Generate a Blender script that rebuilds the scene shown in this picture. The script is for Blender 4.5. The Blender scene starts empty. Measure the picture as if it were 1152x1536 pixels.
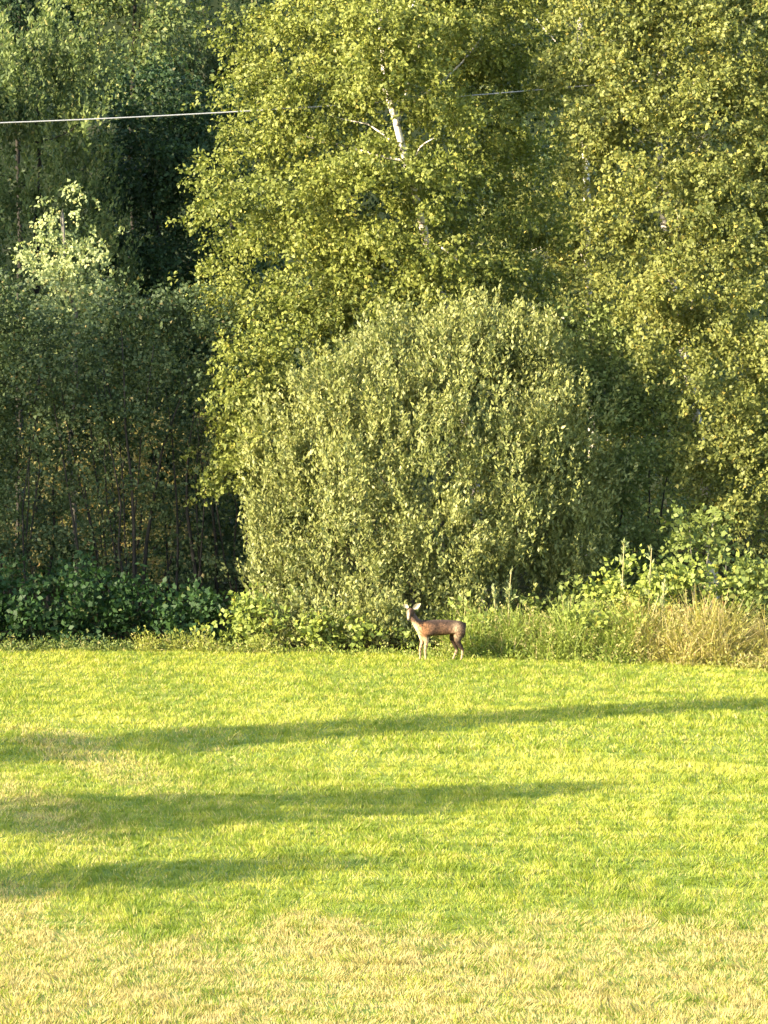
import bpy, math
import numpy as np
from mathutils import Vector

# ---------------------------------------------------------------- camera, world, sun, exposure
sc = bpy.context.scene
COL = sc.collection
F = 5400.0          # focal length in photo pixels (photo is 1152 x 1536)
HC = 5.0            # camera height
YH = 535.0          # photo row of the horizon
cam_d = bpy.data.cameras.new("camera")
cam = bpy.data.objects.new("camera", cam_d)
COL.objects.link(cam)
cam.location = (0, 0, HC)
cam.rotation_euler = (math.radians(90) - math.atan((768 - YH) / F), 0, 0)
cam_d.sensor_fit = 'VERTICAL'
cam_d.sensor_height = 24
cam_d.lens = 24 * F / 1536
cam_d.clip_start = 0.5
cam_d.clip_end = 2000
sc.camera = cam

SUN_EL = math.radians(20)
SX, SY = 0.88, 0.475        # horizontal direction in which the light travels
world = bpy.data.worlds.new("World")
sc.world = world
world.use_nodes = True
nt = world.node_tree
nt.nodes.clear()
sky = nt.nodes.new("ShaderNodeTexSky")
sky.sky_type = 'NISHITA'
sky.sun_disc = False
sky.sun_elevation = SUN_EL
sky.sun_rotation = math.atan2(-SX, -SY)
sky.air_density = 1.0
sky.dust_density = 1.0
bg = nt.nodes.new("ShaderNodeBackground")
bg.inputs[1].default_value = 0.15
wo = nt.nodes.new("ShaderNodeOutputWorld")
nt.links.new(sky.outputs[0], bg.inputs[0])
nt.links.new(bg.outputs[0], wo.inputs[0])

sun_d = bpy.data.lights.new("sun", 'SUN')
sun_d.energy = 4.2
sun_d.angle = math.radians(0.6)
sun_d.color = (1.0, 0.86, 0.62)
sun = bpy.data.objects.new("sun", sun_d)
COL.objects.link(sun)
ce = math.cos(SUN_EL)
sun.rotation_euler = Vector((SX * ce, SY * ce, -math.sin(SUN_EL))).to_track_quat('-Z', 'Y').to_euler()
sun.location = (-60, -20, 40)

sc.view_settings.view_transform = 'Standard'
sc.view_settings.look = 'None'
sc.view_settings.gamma = 1
sc.view_settings.use_curve_mapping = False
sc.view_settings.exposure = 2.32
sc.cycles.max_bounces = 6
sc.cycles.diffuse_bounces = 4
sc.cycles.glossy_bounces = 1
sc.cycles.transmission_bounces = 4
sc.render.use_persistent_data = False

rng = np.random.default_rng(7)


# ---------------------------------------------------------------- helpers
def P(px, py, d):
    """photo pixel at distance d -> world point"""
    return np.array([(px - 576) * d / F, d, HC - (py - YH) * d / F])


def edge_y(x):
    """distance of the mown lawn's far edge as a function of x"""
    return 60.0 - 0.31 * x - 0.026 * x * x + 0.15 * np.sin(x * 1.3 + 1) + 0.08 * np.sin(x * 3.1) + 0.09 * np.sin(x * 5.7 + 2) + 0.06 * np.sin(x * 11.3)


def norm(v):
    return v / np.maximum(np.linalg.norm(v, axis=-1, keepdims=True), 1e-9)


_k = np.random.default_rng(3).normal(size=(24, 3))
_ph = np.random.default_rng(4).random(24) * 6.28


def noise(p, s=1.0, o=0):
    """cheap smooth noise in about -1..1"""
    p = np.asarray(p)
    v = np.zeros(p.shape[:-1])
    for i in range(8):
        k = _k[(i + o) % 24] * (1 + 0.25 * i)
        v += np.sin(p @ k * s + _ph[(i + o) % 24])
    return v / 3.2


def mesh_from(name, verts, faces_n, per, cols=None, mat=None, smooth=False, idx=None):
    """faces_n faces of `per` corners; verts used in order unless idx given"""
    me = bpy.data.meshes.new(name)
    verts = np.ascontiguousarray(verts, dtype=np.float32).reshape(-1, 3)
    me.vertices.add(len(verts))
    me.vertices.foreach_set('co', verts.ravel())
    me.loops.add(faces_n * per)
    li = np.arange(faces_n * per, dtype=np.int32) if idx is None else np.ascontiguousarray(idx, dtype=np.int32).ravel()
    me.loops.foreach_set('vertex_index', li)
    me.polygons.add(faces_n)
    me.polygons.foreach_set('loop_start', np.arange(0, faces_n * per, per, dtype=np.int32))
    me.update(calc_edges=True)
    if cols is not None:
        a = me.attributes.new('col', 'FLOAT_COLOR', 'FACE')
        c4 = np.ones((faces_n, 4), dtype=np.float32)
        c4[:, :3] = cols
        a.data.foreach_set('color', c4.ravel())
    if smooth:
        me.polygons.foreach_set('use_smooth', np.ones(faces_n, dtype=bool))
    if mat:
        me.materials.append(mat)
    return me


def link(name, me, parent=None, loc=None):
    o = bpy.data.objects.new(name, me)
    COL.objects.link(o)
    if parent is not None:
        o.parent = parent
    if loc is not None:
        o.location = loc
    return o


def tag(o, label=None, cat=None, group=None, kind=None):
    if label: o['label'] = label
    if cat: o['category'] = cat
    if group: o['group'] = group
    if kind: o['kind'] = kind
    return o


def thing(name, label, cat, loc, group=None):
    return tag(link(name, None, None, tuple(float(v) for v in loc)), label, cat, group)


def mat_base(name):
    m = bpy.data.materials.new(name)
    m.use_nodes = True
    n = m.node_tree
    n.nodes.clear()
    return m, n, n.nodes.new("ShaderNodeOutputMaterial")


def leaf_mat(name, transl=0.35, rough=0.45, spec=0.35, tint=(1.05, 1.1, 0.6)):
    m, n, out = mat_base(name)
    at = n.nodes.new("ShaderNodeAttribute"); at.attribute_name = 'col'
    pb = n.nodes.new("ShaderNodeBsdfPrincipled")
    pb.inputs['Roughness'].default_value = rough
    pb.inputs['Specular IOR Level'].default_value = spec
    tr = n.nodes.new("ShaderNodeBsdfTranslucent")
    mu = n.nodes.new("ShaderNodeMix"); mu.data_type = 'RGBA'; mu.blend_type = 'MULTIPLY'
    mu.inputs[0].default_value = 1
    mu.inputs[7].default_value = (*tint, 1)
    mx = n.nodes.new("ShaderNodeMixShader"); mx.inputs[0].default_value = transl
    n.links.new(at.outputs['Color'], pb.inputs['Base Color'])
    n.links.new(at.outputs['Color'], mu.inputs[6])
    n.links.new(mu.outputs[2], tr.inputs['Color'])
    n.links.new(pb.outputs[0], mx.inputs[1]); n.links.new(tr.outputs[0], mx.inputs[2])
    n.links.new(mx.outputs[0], out.inputs[0])
    return m


def noise_mat(name, stops, scale=3.0, rough=0.85, detail=6, stretch=(1, 1, 1), bump=0.0, distort=0.0, spec=0.2, coord='Object'):
    m, n, out = mat_base(name)
    tc = n.nodes.new("ShaderNodeTexCoord")
    mp = n.nodes.new("ShaderNodeMapping"); mp.inputs['Scale'].default_value = stretch
    nz = n.nodes.new("ShaderNodeTexNoise")
    nz.inputs['Scale'].default_value = scale
    nz.inputs['Detail'].default_value = detail
    nz.inputs['Distortion'].default_value = distort
    cr = n.nodes.new("ShaderNodeValToRGB")
    el = cr.color_ramp.elements
    while len(el) < len(stops):
        el.new(0.5)
    for e, (p, c) in zip(el, stops):
        e.position = p
        e.color = (*c, 1)
    pb = n.nodes.new("ShaderNodeBsdfPrincipled")
    pb.inputs['Roughness'].default_value = rough
    pb.inputs['Specular IOR Level'].default_value = spec
    n.links.new(tc.outputs[coord], mp.inputs[0]); n.links.new(mp.outputs[0], nz.inputs[0])
    n.links.new(nz.outputs[0], cr.inputs[0]); n.links.new(cr.outputs[0], pb.inputs['Base Color'])
    if bump:
        bp = n.nodes.new("ShaderNodeBump"); bp.inputs['Strength'].default_value = bump
        n.links.new(nz.outputs[0], bp.inputs['Height']); n.links.new(bp.outputs[0], pb.inputs['Normal'])
    n.links.new(pb.outputs[0], out.inputs[0])
    return m


def tube(name, pts, radii, mat, parent=None, sides=6, smooth=True):
    """tapered tube along a polyline, as ONE mesh"""
    pts = np.asarray(pts, float); n = len(pts)
    T = norm(np.gradient(pts, axis=0))
    ref = np.where(np.abs(T[:, 2:3]) > 0.9, np.array([[1.0, 0, 0]]), np.array([[0, 0, 1.0]]))
    U = norm(np.cross(T, ref)); V = np.cross(T, U)
    a = np.arange(sides) * 2 * math.pi / sides
    ring = pts[:, None] + np.asarray(radii)[:, None, None] * (np.cos(a)[None, :, None] * U[:, None] + np.sin(a)[None, :, None] * V[:, None])
    vs = [tuple(v) for v in ring.reshape(-1, 3)]
    fs = [(i * sides + j, i * sides + (j + 1) % sides, (i + 1) * sides + (j + 1) % sides, (i + 1) * sides + j)
          for i in range(n - 1) for j in range(sides)]
    fs.append(tuple(range(sides - 1, -1, -1)))
    fs.append(tuple((n - 1) * sides + j for j in range(sides)))
    me = bpy.data.meshes.new(name)
    me.from_pydata(vs, [], fs)
    me.update()
    if smooth:
        me.polygons.foreach_set('use_smooth', np.ones(len(fs), dtype=bool))
    me.materials.append(mat)
    return link(name, me, parent)


def curve_pts(a, b, n=6, bow=0.1, up=0.0, wob=0.04):
    a = np.asarray(a, float); b = np.asarray(b, float)
    t = np.linspace(0, 1, n)[:, None]
    L = np.linalg.norm(b - a)
    p = a + (b - a) * t
    side = norm(np.cross(b - a, rng.normal(size=3)))
    p += side * (np.sin(t * math.pi) * bow * L) + np.array([0, 0, 1.0]) * (np.sin(t * math.pi) * up * L)
    p[1:-1] += rng.normal(size=(n - 2, 3)) * wob * L / n
    return p


# ---------------------------------------------------------------- foliage
PAL = {  # (dark, light, odd colour, share of odd)   leaf tones
    'birch': ((0.082, 0.108, 0.024), (0.262, 0.275, 0.060), (0.38, 0.34, 0.08), 0.03),
    'birch_dull': ((0.076, 0.098, 0.027), (0.244, 0.250, 0.064), (0.36, 0.30, 0.07), 0.035),
    'willow': ((0.092, 0.115, 0.032), (0.308, 0.312, 0.100), (0.42, 0.40, 0.16), 0.06),
    'alder_shaded': ((0.012, 0.030, 0.011), (0.045, 0.080, 0.026), (0.13, 0.12, 0.04), 0.03),  # darkened so the leaf colour carries the shade of the left trees
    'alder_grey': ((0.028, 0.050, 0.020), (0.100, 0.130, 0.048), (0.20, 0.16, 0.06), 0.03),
    'pale': ((0.16, 0.19, 0.08), (0.38, 0.42, 0.18), (0.36, 0.32, 0.12), 0.05),
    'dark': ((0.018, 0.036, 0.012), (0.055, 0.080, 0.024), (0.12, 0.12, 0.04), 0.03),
    'crownlit': ((0.018, 0.042, 0.014), (0.21, 0.25, 0.072), (0.28, 0.27, 0.10), 0.05),  # light end stands for sunlit shoots, dark end for shade
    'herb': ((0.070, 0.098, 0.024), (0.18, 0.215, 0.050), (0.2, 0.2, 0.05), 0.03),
    'herb_lit': ((0.11, 0.15, 0.030), (0.26, 0.30, 0.06), (0.30, 0.28, 0.05), 0.05),  # lighter copy of herb, sunlight put into the leaf colour
    'rusty': ((0.13, 0.09, 0.03), (0.34, 0.23, 0.07), (0.35, 0.16, 0.06), 0.1),
    'sun_glimpse': ((0.10, 0.10, 0.035), (0.29, 0.25, 0.08), (0.30, 0.19, 0.05), 0.05),  # golden sunlight between the stems, put into the leaf colour
    'herb_shaded': ((0.014, 0.038, 0.011), (0.045, 0.090, 0.024), (0.10, 0.12, 0.04), 0.03),  # dark copy of herb, deep shade put into the bramble leaves
    'hollow': ((0.06, 0.09, 0.030), (0.24, 0.28, 0.080), (0.28, 0.27, 0.10), 0.06),  # brightened to stand for scattered lit leaves in the hollow
}


def make_leaves(C, D, L, m, ln, wd, spread, pal, a=0.6, b=0.8, g=0.2, ups=0.3, tone_c=None, size_j=0.35):
    """C clump bases, D twig directions; m leaves per twig -> (verts, colours)"""
    n = len(C)
    t = rng.random((n, m, 1))
    base = C[:, None] + t * L * D[:, None] + rng.normal(size=(n, m, 3)) * spread
    ld = norm(D[:, None] * a + norm(rng.normal(size=(n, m, 3))) * b + np.array([0, 0, -g]))
    r = norm(rng.normal(size=(n, m, 3)) * 0.72 + np.array([-0.45, -0.45, ups]))   # leaf faces biased sunward to brighten the foliage
    sd = norm(np.cross(ld, r))
    up = np.cross(sd, ld)
    s = (1 + size_j * (rng.random((n, m, 1)) * 2 - 1))
    l = ln * s; w = wd * s
    v0 = base
    v1 = base + ld * l * 0.45 + sd * w * 0.5 + up * w * 0.15
    v2 = base + ld * l - up * w * 0.1
    v3 = base + ld * l * 0.45 - sd * w * 0.5 + up * w * 0.15
    V = np.stack([v0, v1, v2, v3], axis=2).reshape(-1, 3)
    if tone_c is None:
        tone_c = rng.random(n)
    tone = np.clip(0.55 * tone_c[:, None] + 0.45 * rng.random((n, m)), 0, 1)[..., None]
    dk, lt, odd, so = PAL[pal]
    c = np.array(dk) * (1 - tone) + np.array(lt) * tone
    isodd = rng.random((n, m, 1)) < so
    c = np.where(isodd, np.array(odd) * (0.7 + 0.5 * rng.random((n, m, 1))), c)
    return V, c.reshape(-1, 3)


def sample_blob(c, r, n, lo=0.5, hi=1.05, gap=0.15, gs=1.6, o=0, amp=0.16):
    """points in the outer part of an ellipsoid, thinned by noise so the crown has holes"""
    k = int(n * 2.3) + 8
    u = norm(rng.normal(size=(k, 3)))
    f = lo + (hi - lo) * rng.random((k, 1)) ** 0.55
    f *= 1 + amp * noise(u * 2.2 + c, 1.6, o)[:, None]
    p = c + u * f * r
    keep = (0.65 * noise(p, gs, o + 3) + 0.5 * noise(p, gs * 2.6, o + 8)) > -gap * 0.3 - 0.62 * rng.random(k)
    p = p[keep][:n]; u = u[keep][:n]
    return p, u


pad_n = {'droop': 2.6, 'shoot': 3.0, 'herb': 5.0, 'plain': 2.6}


def crown_mesh(name, blobs, dens, style, pal, mat, far=1.0):
    """blobs: (cx,cy,cz, rx,ry,rz). style decides twig habit"""
    VV, CC = [], []
    for bi, (cx, cy, cz, rx, ry, rz) in enumerate(blobs):
        c = np.array([cx, cy, cz]); r = np.array([rx, ry, rz])
        area = 4 * math.pi * ((rx * ry) ** 1.6 / 3 + (rx * rz) ** 1.6 / 3 + (ry * rz) ** 1.6 / 3) ** (1 / 1.6)
        # parts of a crown far above the picture's top get fewer, bigger leaves
        hid = cz - rz > HC + (YH + 60) * cy / F
        k = 0.25 if hid else 1.0
        big = 2.0 if hid else 1.0
        nl = int(area * dens * k)
        if style == 'droop':
            m, L, sp, ln, wd = 14, 0.30, 0.040, 0.078, 0.054
        elif style == 'shoot':
            m, L, sp, ln, wd = 16, 0.42, 0.026, 0.084, 0.038
        elif style == 'herb':
            m, L, sp, ln, wd = 8, 0.22, 0.06, 0.10, 0.070
        else:
            m, L, sp, ln, wd = 12, 0.30, 0.050, 0.076, 0.052
        ln *= far * big; wd *= far * big; L *= far
        n = max(3, nl // m)
        # the crown is built of boughs: small pads of twigs with gaps and shade between them
        ps = {'droop': (0.20, 0.20, 0.12), 'shoot': (0.16, 0.16, 0.17), 'herb': (0.12, 0.12, 0.10), 'plain': (0.20, 0.18, 0.15)}[style]
        npad = max(4, int(area * pad_n[style] * (0.4 if hid else 1) / far ** 2))
        pc, pu = sample_blob(c, r, npad, o=bi % 11, amp=0.26 if style == 'shoot' else 0.22)
        if len(pc) == 0:
            pc = c[None, :].copy(); pu = np.array([[0, -1.0, 0]])
        wts = rng.random(len(pc)) ** 0.7 + 0.15
        pick = rng.choice(len(pc), n, p=wts / wts.sum())
        jit = rng.normal(size=(n, 3)) * np.array(ps) * far * (0.6 + 0.8 * rng.random(len(pc))[pick][:, None])
        if style == 'droop':   # outer end of each bough hangs lower
            jit[:, 2] -= 0.45 * np.sum(jit[:, :2] * pu[pick][:, :2], axis=1)
        p = pc[pick] + jit
        u = pu[pick]
        ptone = rng.random(len(pc))[pick]
        j = norm(rng.normal(size=(n, 3)))
        if style == 'droop':
            D = norm(u * 0.7 + j * 0.6 + np.array([0, 0, -0.45]))
        elif style == 'shoot':
            D = norm(u * 0.40 + j * 0.32 + np.array([0, 0, 1.15]))
        elif style == 'herb':
            D = norm(u * 0.5 + j * 0.5 + np.array([0, 0, 0.6]))
        else:
            D = norm(u * 0.8 + j * 0.7 + np.array([0, 0, 0.15]))
        tone = np.clip(0.5 + 0.25 * noise(p, 0.9, 5) + 0.45 * (ptone - 0.5) + 0.2 * (rng.random(n) - 0.5), 0, 1)
        gr = 0.25 if style == 'droop' else (0.0 if style == 'shoot' else 0.12)
        V, cc = make_leaves(p, D, L, m, ln, wd, sp, pal, a=0.75 if style == 'shoot' else 0.55, b=0.6 if style == 'shoot' else 0.85, g=gr, tone_c=tone)
        VV.append(V); CC.append(cc)
    V = np.concatenate(VV); cc = np.concatenate(CC)
    # nothing grows below the ground
    z = V.reshape(-1, 4, 3)
    ok = z[:, :, 2].min(axis=1) > 0.0
    V = z[ok].reshape(-1, 3); cc = cc[ok]
    return mesh_from(name, V, len(cc), 4, cc, mat)


STATS = []


def plant(name, label, cat, base, blobs, dens, style, pal, mat, trunk=None, bark=None, r0=0.14, nb=6, far=1.0, group=None, stems=None, fol='crown', limb_r=0.04):
    """a tree or shrub: Empty at its base > trunk / stem, branch, crown"""
    base = np.asarray(base, float)
    t = thing(name, label, cat, base, group)
    off = lambda pts: np.asarray(pts) - base
    B = [(b[0] - base[0], b[1] - base[1], b[2] - base[2], b[3], b[4], b[5]) for b in blobs]
    me = crown_mesh(fol, blobs, dens, style, pal, mat, far)
    STATS.append((name, len(me.polygons)))
    # to local
    co = np.empty(len(me.vertices) * 3, dtype=np.float32); me.vertices.foreach_get('co', co)
    co = co.reshape(-1, 3) - base.astype(np.float32); me.vertices.foreach_set('co', co.ravel()); me.update()
    link(fol, me, t)
    if trunk is not None:
        tp = np.asarray(trunk, float)
        # resample with small wobble
        k = 12
        s = np.linspace(0, 1, len(tp)); ss = np.linspace(0, 1, k)
        q = np.stack([np.interp(ss, s, tp[:, i]) for i in range(3)], axis=1)
        q[1:-1] += rng.normal(size=(k - 2, 3)) * 0.05
        rad = r0 * (1 - 0.82 * ss) + 0.02
        rad[0] *= 1.35
        tube('trunk', off(q), rad, bark, t, 9)
        order = rng.permutation(len(blobs))[:nb]
        for i in order:
            c = np.array(blobs[i][:3])
            h = np.clip((c[2] - blobs[i][5] * 0.5 - q[0, 2]) / (q[-1, 2] - q[0, 2]), 0.12, 0.93)
            j = h * (k - 1); j0 = int(j)
            st = q[j0] + (q[min(j0 + 1, k - 1)] - q[j0]) * (j - j0)
            end = st + (c - st) * 0.92 + rng.normal(size=3) * 0.1
            pts = curve_pts(st, end, 6, 0.08, 0.06)
            tube('branch', off(pts), np.linspace(limb_r, 0.008, 6), bark, t, 5)
    if stems:
        for (a, b, ra, rb) in stems:
            pts = curve_pts(a, b, 7, 0.05, 0.02, 0.05)
            tube('stem', off(pts), np.linspace(ra, rb, 7), bark, t, 5)
    return t


def pxblobs(d, lst):
    """(px, py, rx_px, rz_px, depth offset m, ry m) -> world blobs"""
    out = []
    for (px, py, rx, rz, dy, ry) in lst:
        dd = d + dy
        p = P(px, py, dd)
        s = dd / F
        out.append((p[0], p[1], p[2], rx * s, ry, rz * s))
    return out


# ---------------------------------------------------------------- materials
M_birch = leaf_mat('birch_leaf', 0.33, 0.5, 0.2)
M_leaf = leaf_mat('shrub_leaf', 0.28, 0.55, 0.2)
M_willow = leaf_mat('willow_leaf', 0.28, 0.5, 0.25)
M_grass = leaf_mat('grass_blade', 0.35, 0.55, 0.25, (1.1, 1.1, 0.6))
M_bark_white = noise_mat('birch_bark', [(0.0, (0.03, 0.025, 0.02)), (0.36, (0.06, 0.05, 0.04)), (0.46, (0.50, 0.45, 0.38)), (1.0, (0.72, 0.68, 0.60))], 4.0, 0.7, 5, (1.2, 1.2, 3.5), 0.3)
M_bark_dark = noise_mat('dark_bark', [(0.2, (0.010, 0.009, 0.007)), (0.8, (0.040, 0.034, 0.026))], 9.0, 0.9, 6, (3, 3, 0.6), 0.4)
M_bark_grey = noise_mat('grey_bark', [(0.2, (0.06, 0.052, 0.042)), (0.8, (0.20, 0.18, 0.14))], 9.0, 0.9, 6, (3, 3, 0.8), 0.4)
M_soil = noise_mat('forest_floor_soil', [(0.25, (0.010, 0.011, 0.004)), (0.5, (0.022, 0.022, 0.008)), (0.8, (0.045, 0.034, 0.016))], 1.6, 1.0, 8, (1, 1, 1), 0.6, spec=0.0)
M_turf = noise_mat('turf', [(0.25, (0.10, 0.135, 0.018)), (0.5, (0.15, 0.19, 0.025)), (0.8, (0.22, 0.23, 0.05))], 5.0, 0.95, 10, (1, 1, 1), 0.9)
M_hill = noise_mat('far_slope', [(0.3, (0.010, 0.015, 0.008)), (0.55, (0.020, 0.026, 0.012)), (0.85, (0.042, 0.036, 0.028))], 0.5, 1.0, 10, (1, 1, 1), 1.0, spec=0.0)

# ---------------------------------------------------------------- ground
gx = np.array([-900, -400, -200, -120, -70, -40, -20, 0, 20, 40, 70, 120, 200, 400, 900], float)
gy = np.array([-300, -100, 0, 30, 60, 90, 130, 200, 400, 900, 1500], float)
me = bpy.data.meshes.new('ground')
vs = [(x, y, -0.16) for y in gy for x in gx]
nx = len(gx)
fs = [(j * nx + i, j * nx + i + 1, (j + 1) * nx + i + 1, (j + 1) * nx + i) for j in range(len(gy) - 1) for i in range(nx - 1)]
me.from_pydata(vs, [], fs); me.materials.append(M_soil)
tag(link('ground', me), kind='structure')


def lawn_z(x, y):
    return np.clip((61 - y) / 10, 0.12, 1) * (0.05 * np.sin(x * 0.35 + y * 0.12) + 0.035 * np.sin(y * 0.55 + 0.6 * np.sin(x * 0.3)) + 0.012 * np.sin(x * 1.7 + y * 0.9) - 0.02)


xs = np.concatenate([np.linspace(-60, -12, 17)[:-1], np.linspace(-12, 12, 81), np.linspace(12, 60, 17)[1:]])
ts = np.linspace(0, 1, 150)
me = bpy.data.meshes.new('lawn')
vs = []
for t in ts:
    for x in xs:
        xe = max(-14, min(14, x))
        y = -6 + t * (float(edge_y(xe)) + 0.35 + 6)
        z = float(lawn_z(x, y)) if abs(x) < 40 else -0.02
        vs.append((x, y, z))
nx = len(xs)
fs = [(j * nx + i, j * nx + i + 1, (j + 1) * nx + i + 1, (j + 1) * nx + i) for j in range(len(ts) - 1) for i in range(nx - 1)]
me.from_pydata(vs, [], fs); me.materials.append(M_turf)
me.polygons.foreach_set('use_smooth', np.ones(len(fs), dtype=bool))
tag(link('lawn', me), kind='structure')

# hillside far behind the wood
hx = np.linspace(-260, 260, 66); hy = np.linspace(125, 420, 36)
vs = []
for y in hy:
    for x in hx:
        r = max(0, (y - 128) / 290)
        z = -1 + 95 * (r ** 0.8) + (3 * math.sin(x * 0.05 + y * 0.04) + 1.5 * math.sin(x * 0.21 + y * 0.13)) * min(1, r * 6)
        vs.append((x, y, z))
nx = len(hx)
fs = [(j * nx + i, j * nx + i + 1, (j + 1) * nx + i + 1, (j + 1) * nx + i) for j in range(len(hy) - 1) for i in range(nx - 1)]
me = bpy.data.meshes.new('hillside'); me.from_pydata(vs, [], fs); me.materials.append(M_hill)
me.polygons.foreach_set('use_smooth', np.ones(len(fs), dtype=bool))
tag(link('hillside', me), kind='structure')


# ---------------------------------------------------------------- mown grass blades
def lawn_colour(x, y, n):
    """base colour of the sward: lush, dry and straw patches (albedo only)"""
    p = np.stack([x, y, np.zeros_like(x)], axis=1)
    n1 = noise(p * np.array([0.45, 0.30, 1]), 1.0, 1)
    n2 = noise(p * np.array([1.6, 0.8, 1]), 1.0, 7)
    n3 = noise(p * np.array([5.5, 2.2, 1]), 1.0, 12)
    dry = 1 / (1 + np.exp((y - (32.4 + 0.55 * np.clip(x - 0.6, 0, 2) + 0.7 * n1 + 0.9 * n2)) / 0.33))
    # dry ground to the left, between the tree shadows, fading out to the right
    dl = np.clip((-1.0 - x + 0.9 * n1) / 2.5, 0, 1) * np.clip((50.5 - y) / 3, 0, 1)
    dl = dl * np.clip(0.65 + 0.8 * np.sin((x * 2.4 + y * 0.75) * 1.3 + 0.6 * n1), 0.05, 1)
    dry = np.clip(np.maximum(dry, 0.72 * dl) + 0.22 * n2 * (dry + 0.15) + 0.16 * n3, 0, 1)
    # paler worn arc across the far lawn and along the left
    arc = np.exp(-((y - (44.6 - 0.33 * (x - 1) + 0.2 * n1)) / 0.55) ** 2) * np.clip((x + 1.5) / 3, 0, 1)
    stripe = 0.5 + 0.5 * np.sin((y + 0.5 * x + 0.02 * x * x) * 1.15 + 0.6 * n1)
    n4 = noise(p * np.array([11.0, 4.2, 1]), 1.0, 4)
    arc2 = np.exp(-((y - (49.8 + 0.04 * x + 0.5 * n1)) / 1.0) ** 2) * np.clip((-x) / 3, 0, 1)
    pale = np.clip(arc + 0.8 * arc2 + 0.22 * n3 + 0.2 * n2 + 0.30 * (stripe - 0.5), 0, 1)
    lush = np.array([0.155, 0.205, 0.020]); lime = np.array([0.30, 0.322, 0.034])
    straw = np.array([0.48, 0.385, 0.145]); pal = np.array([0.42, 0.41, 0.065])
    tone = np.clip(0.5 + 0.22 * n2 + 0.16 * n1 + 0.30 * n3 + 0.30 * n4 + 0.7 * (rng.random(n) - 0.5), 0, 1)[:, None]
    c = lush * (1 - tone) + lime * tone
    c = c * (1 - pale[:, None] * 0.7) + pal * pale[:, None] * 0.7
    isdry = (rng.random(n) < 0.10 + 0.70 * dry + 0.16 * n4 * (0.3 + dry))[:, None]
    sj = 0.50 + 0.68 * rng.random((n, 1))
    c = np.where(isdry, straw * sj * (0.82 + 0.18 * dry[:, None]) + c * 0.25 * (1 - dry[:, None]), c)
    return c


def grass(n, y0, y1, h, w):
    y = y0 + (y1 - y0) * rng.random(n)
    half = y * 576 / F * 1.12 + 0.9
    x = (rng.random(n) * 2 - 1) * half
    ey = edge_y(x) + 0.3
    ok = y < ey
    x = x[ok]; y = y[ok]; n = len(x)
    z = lawn_z(x, y) - 0.004
    cl = noise(np.stack([x, y, x * 0], axis=1), 4.5, 9)
    hh = h * (0.65 + 0.6 * rng.random(n) + 0.38 * cl)
    an = rng.random(n) * 2 * math.pi
    q3 = np.stack([x, y, x * 0], axis=1)
    lean = rng.normal(size=(n, 2)) * 0.4 + 0.55 * np.stack([noise(q3, 5.0, 2), noise(q3, 5.0, 15)], axis=1)
    base = np.stack([x, y, z], axis=1)
    sd = np.stack([np.cos(an), np.sin(an), np.zeros(n)], axis=1) * (w * (0.6 + 0.8 * rng.random(n)))[:, None] * 0.5
    tip = base + np.stack([lean[:, 0] * hh, lean[:, 1] * hh, hh], axis=1)
    V = np.stack([base - sd, base + sd, tip], axis=1)
    return V.reshape(-1, 3), lawn_colour(x, y, n)


parts = [grass(170000, 26.0, 34, 0.042, 0.011), grass(190000, 34, 45, 0.044, 0.014), grass(190000, 45, 62, 0.048, 0.018)]
V = np.concatenate([p[0] for p in parts]); cc = np.concatenate([p[1] for p in parts])
tag(link('lawn_grass', mesh_from('lawn_grass', V, len(cc), 3, cc, M_grass)),
    'short mown grass of the lawn, lime green with straw-coloured dry patches', 'grass', kind='stuff')


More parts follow.
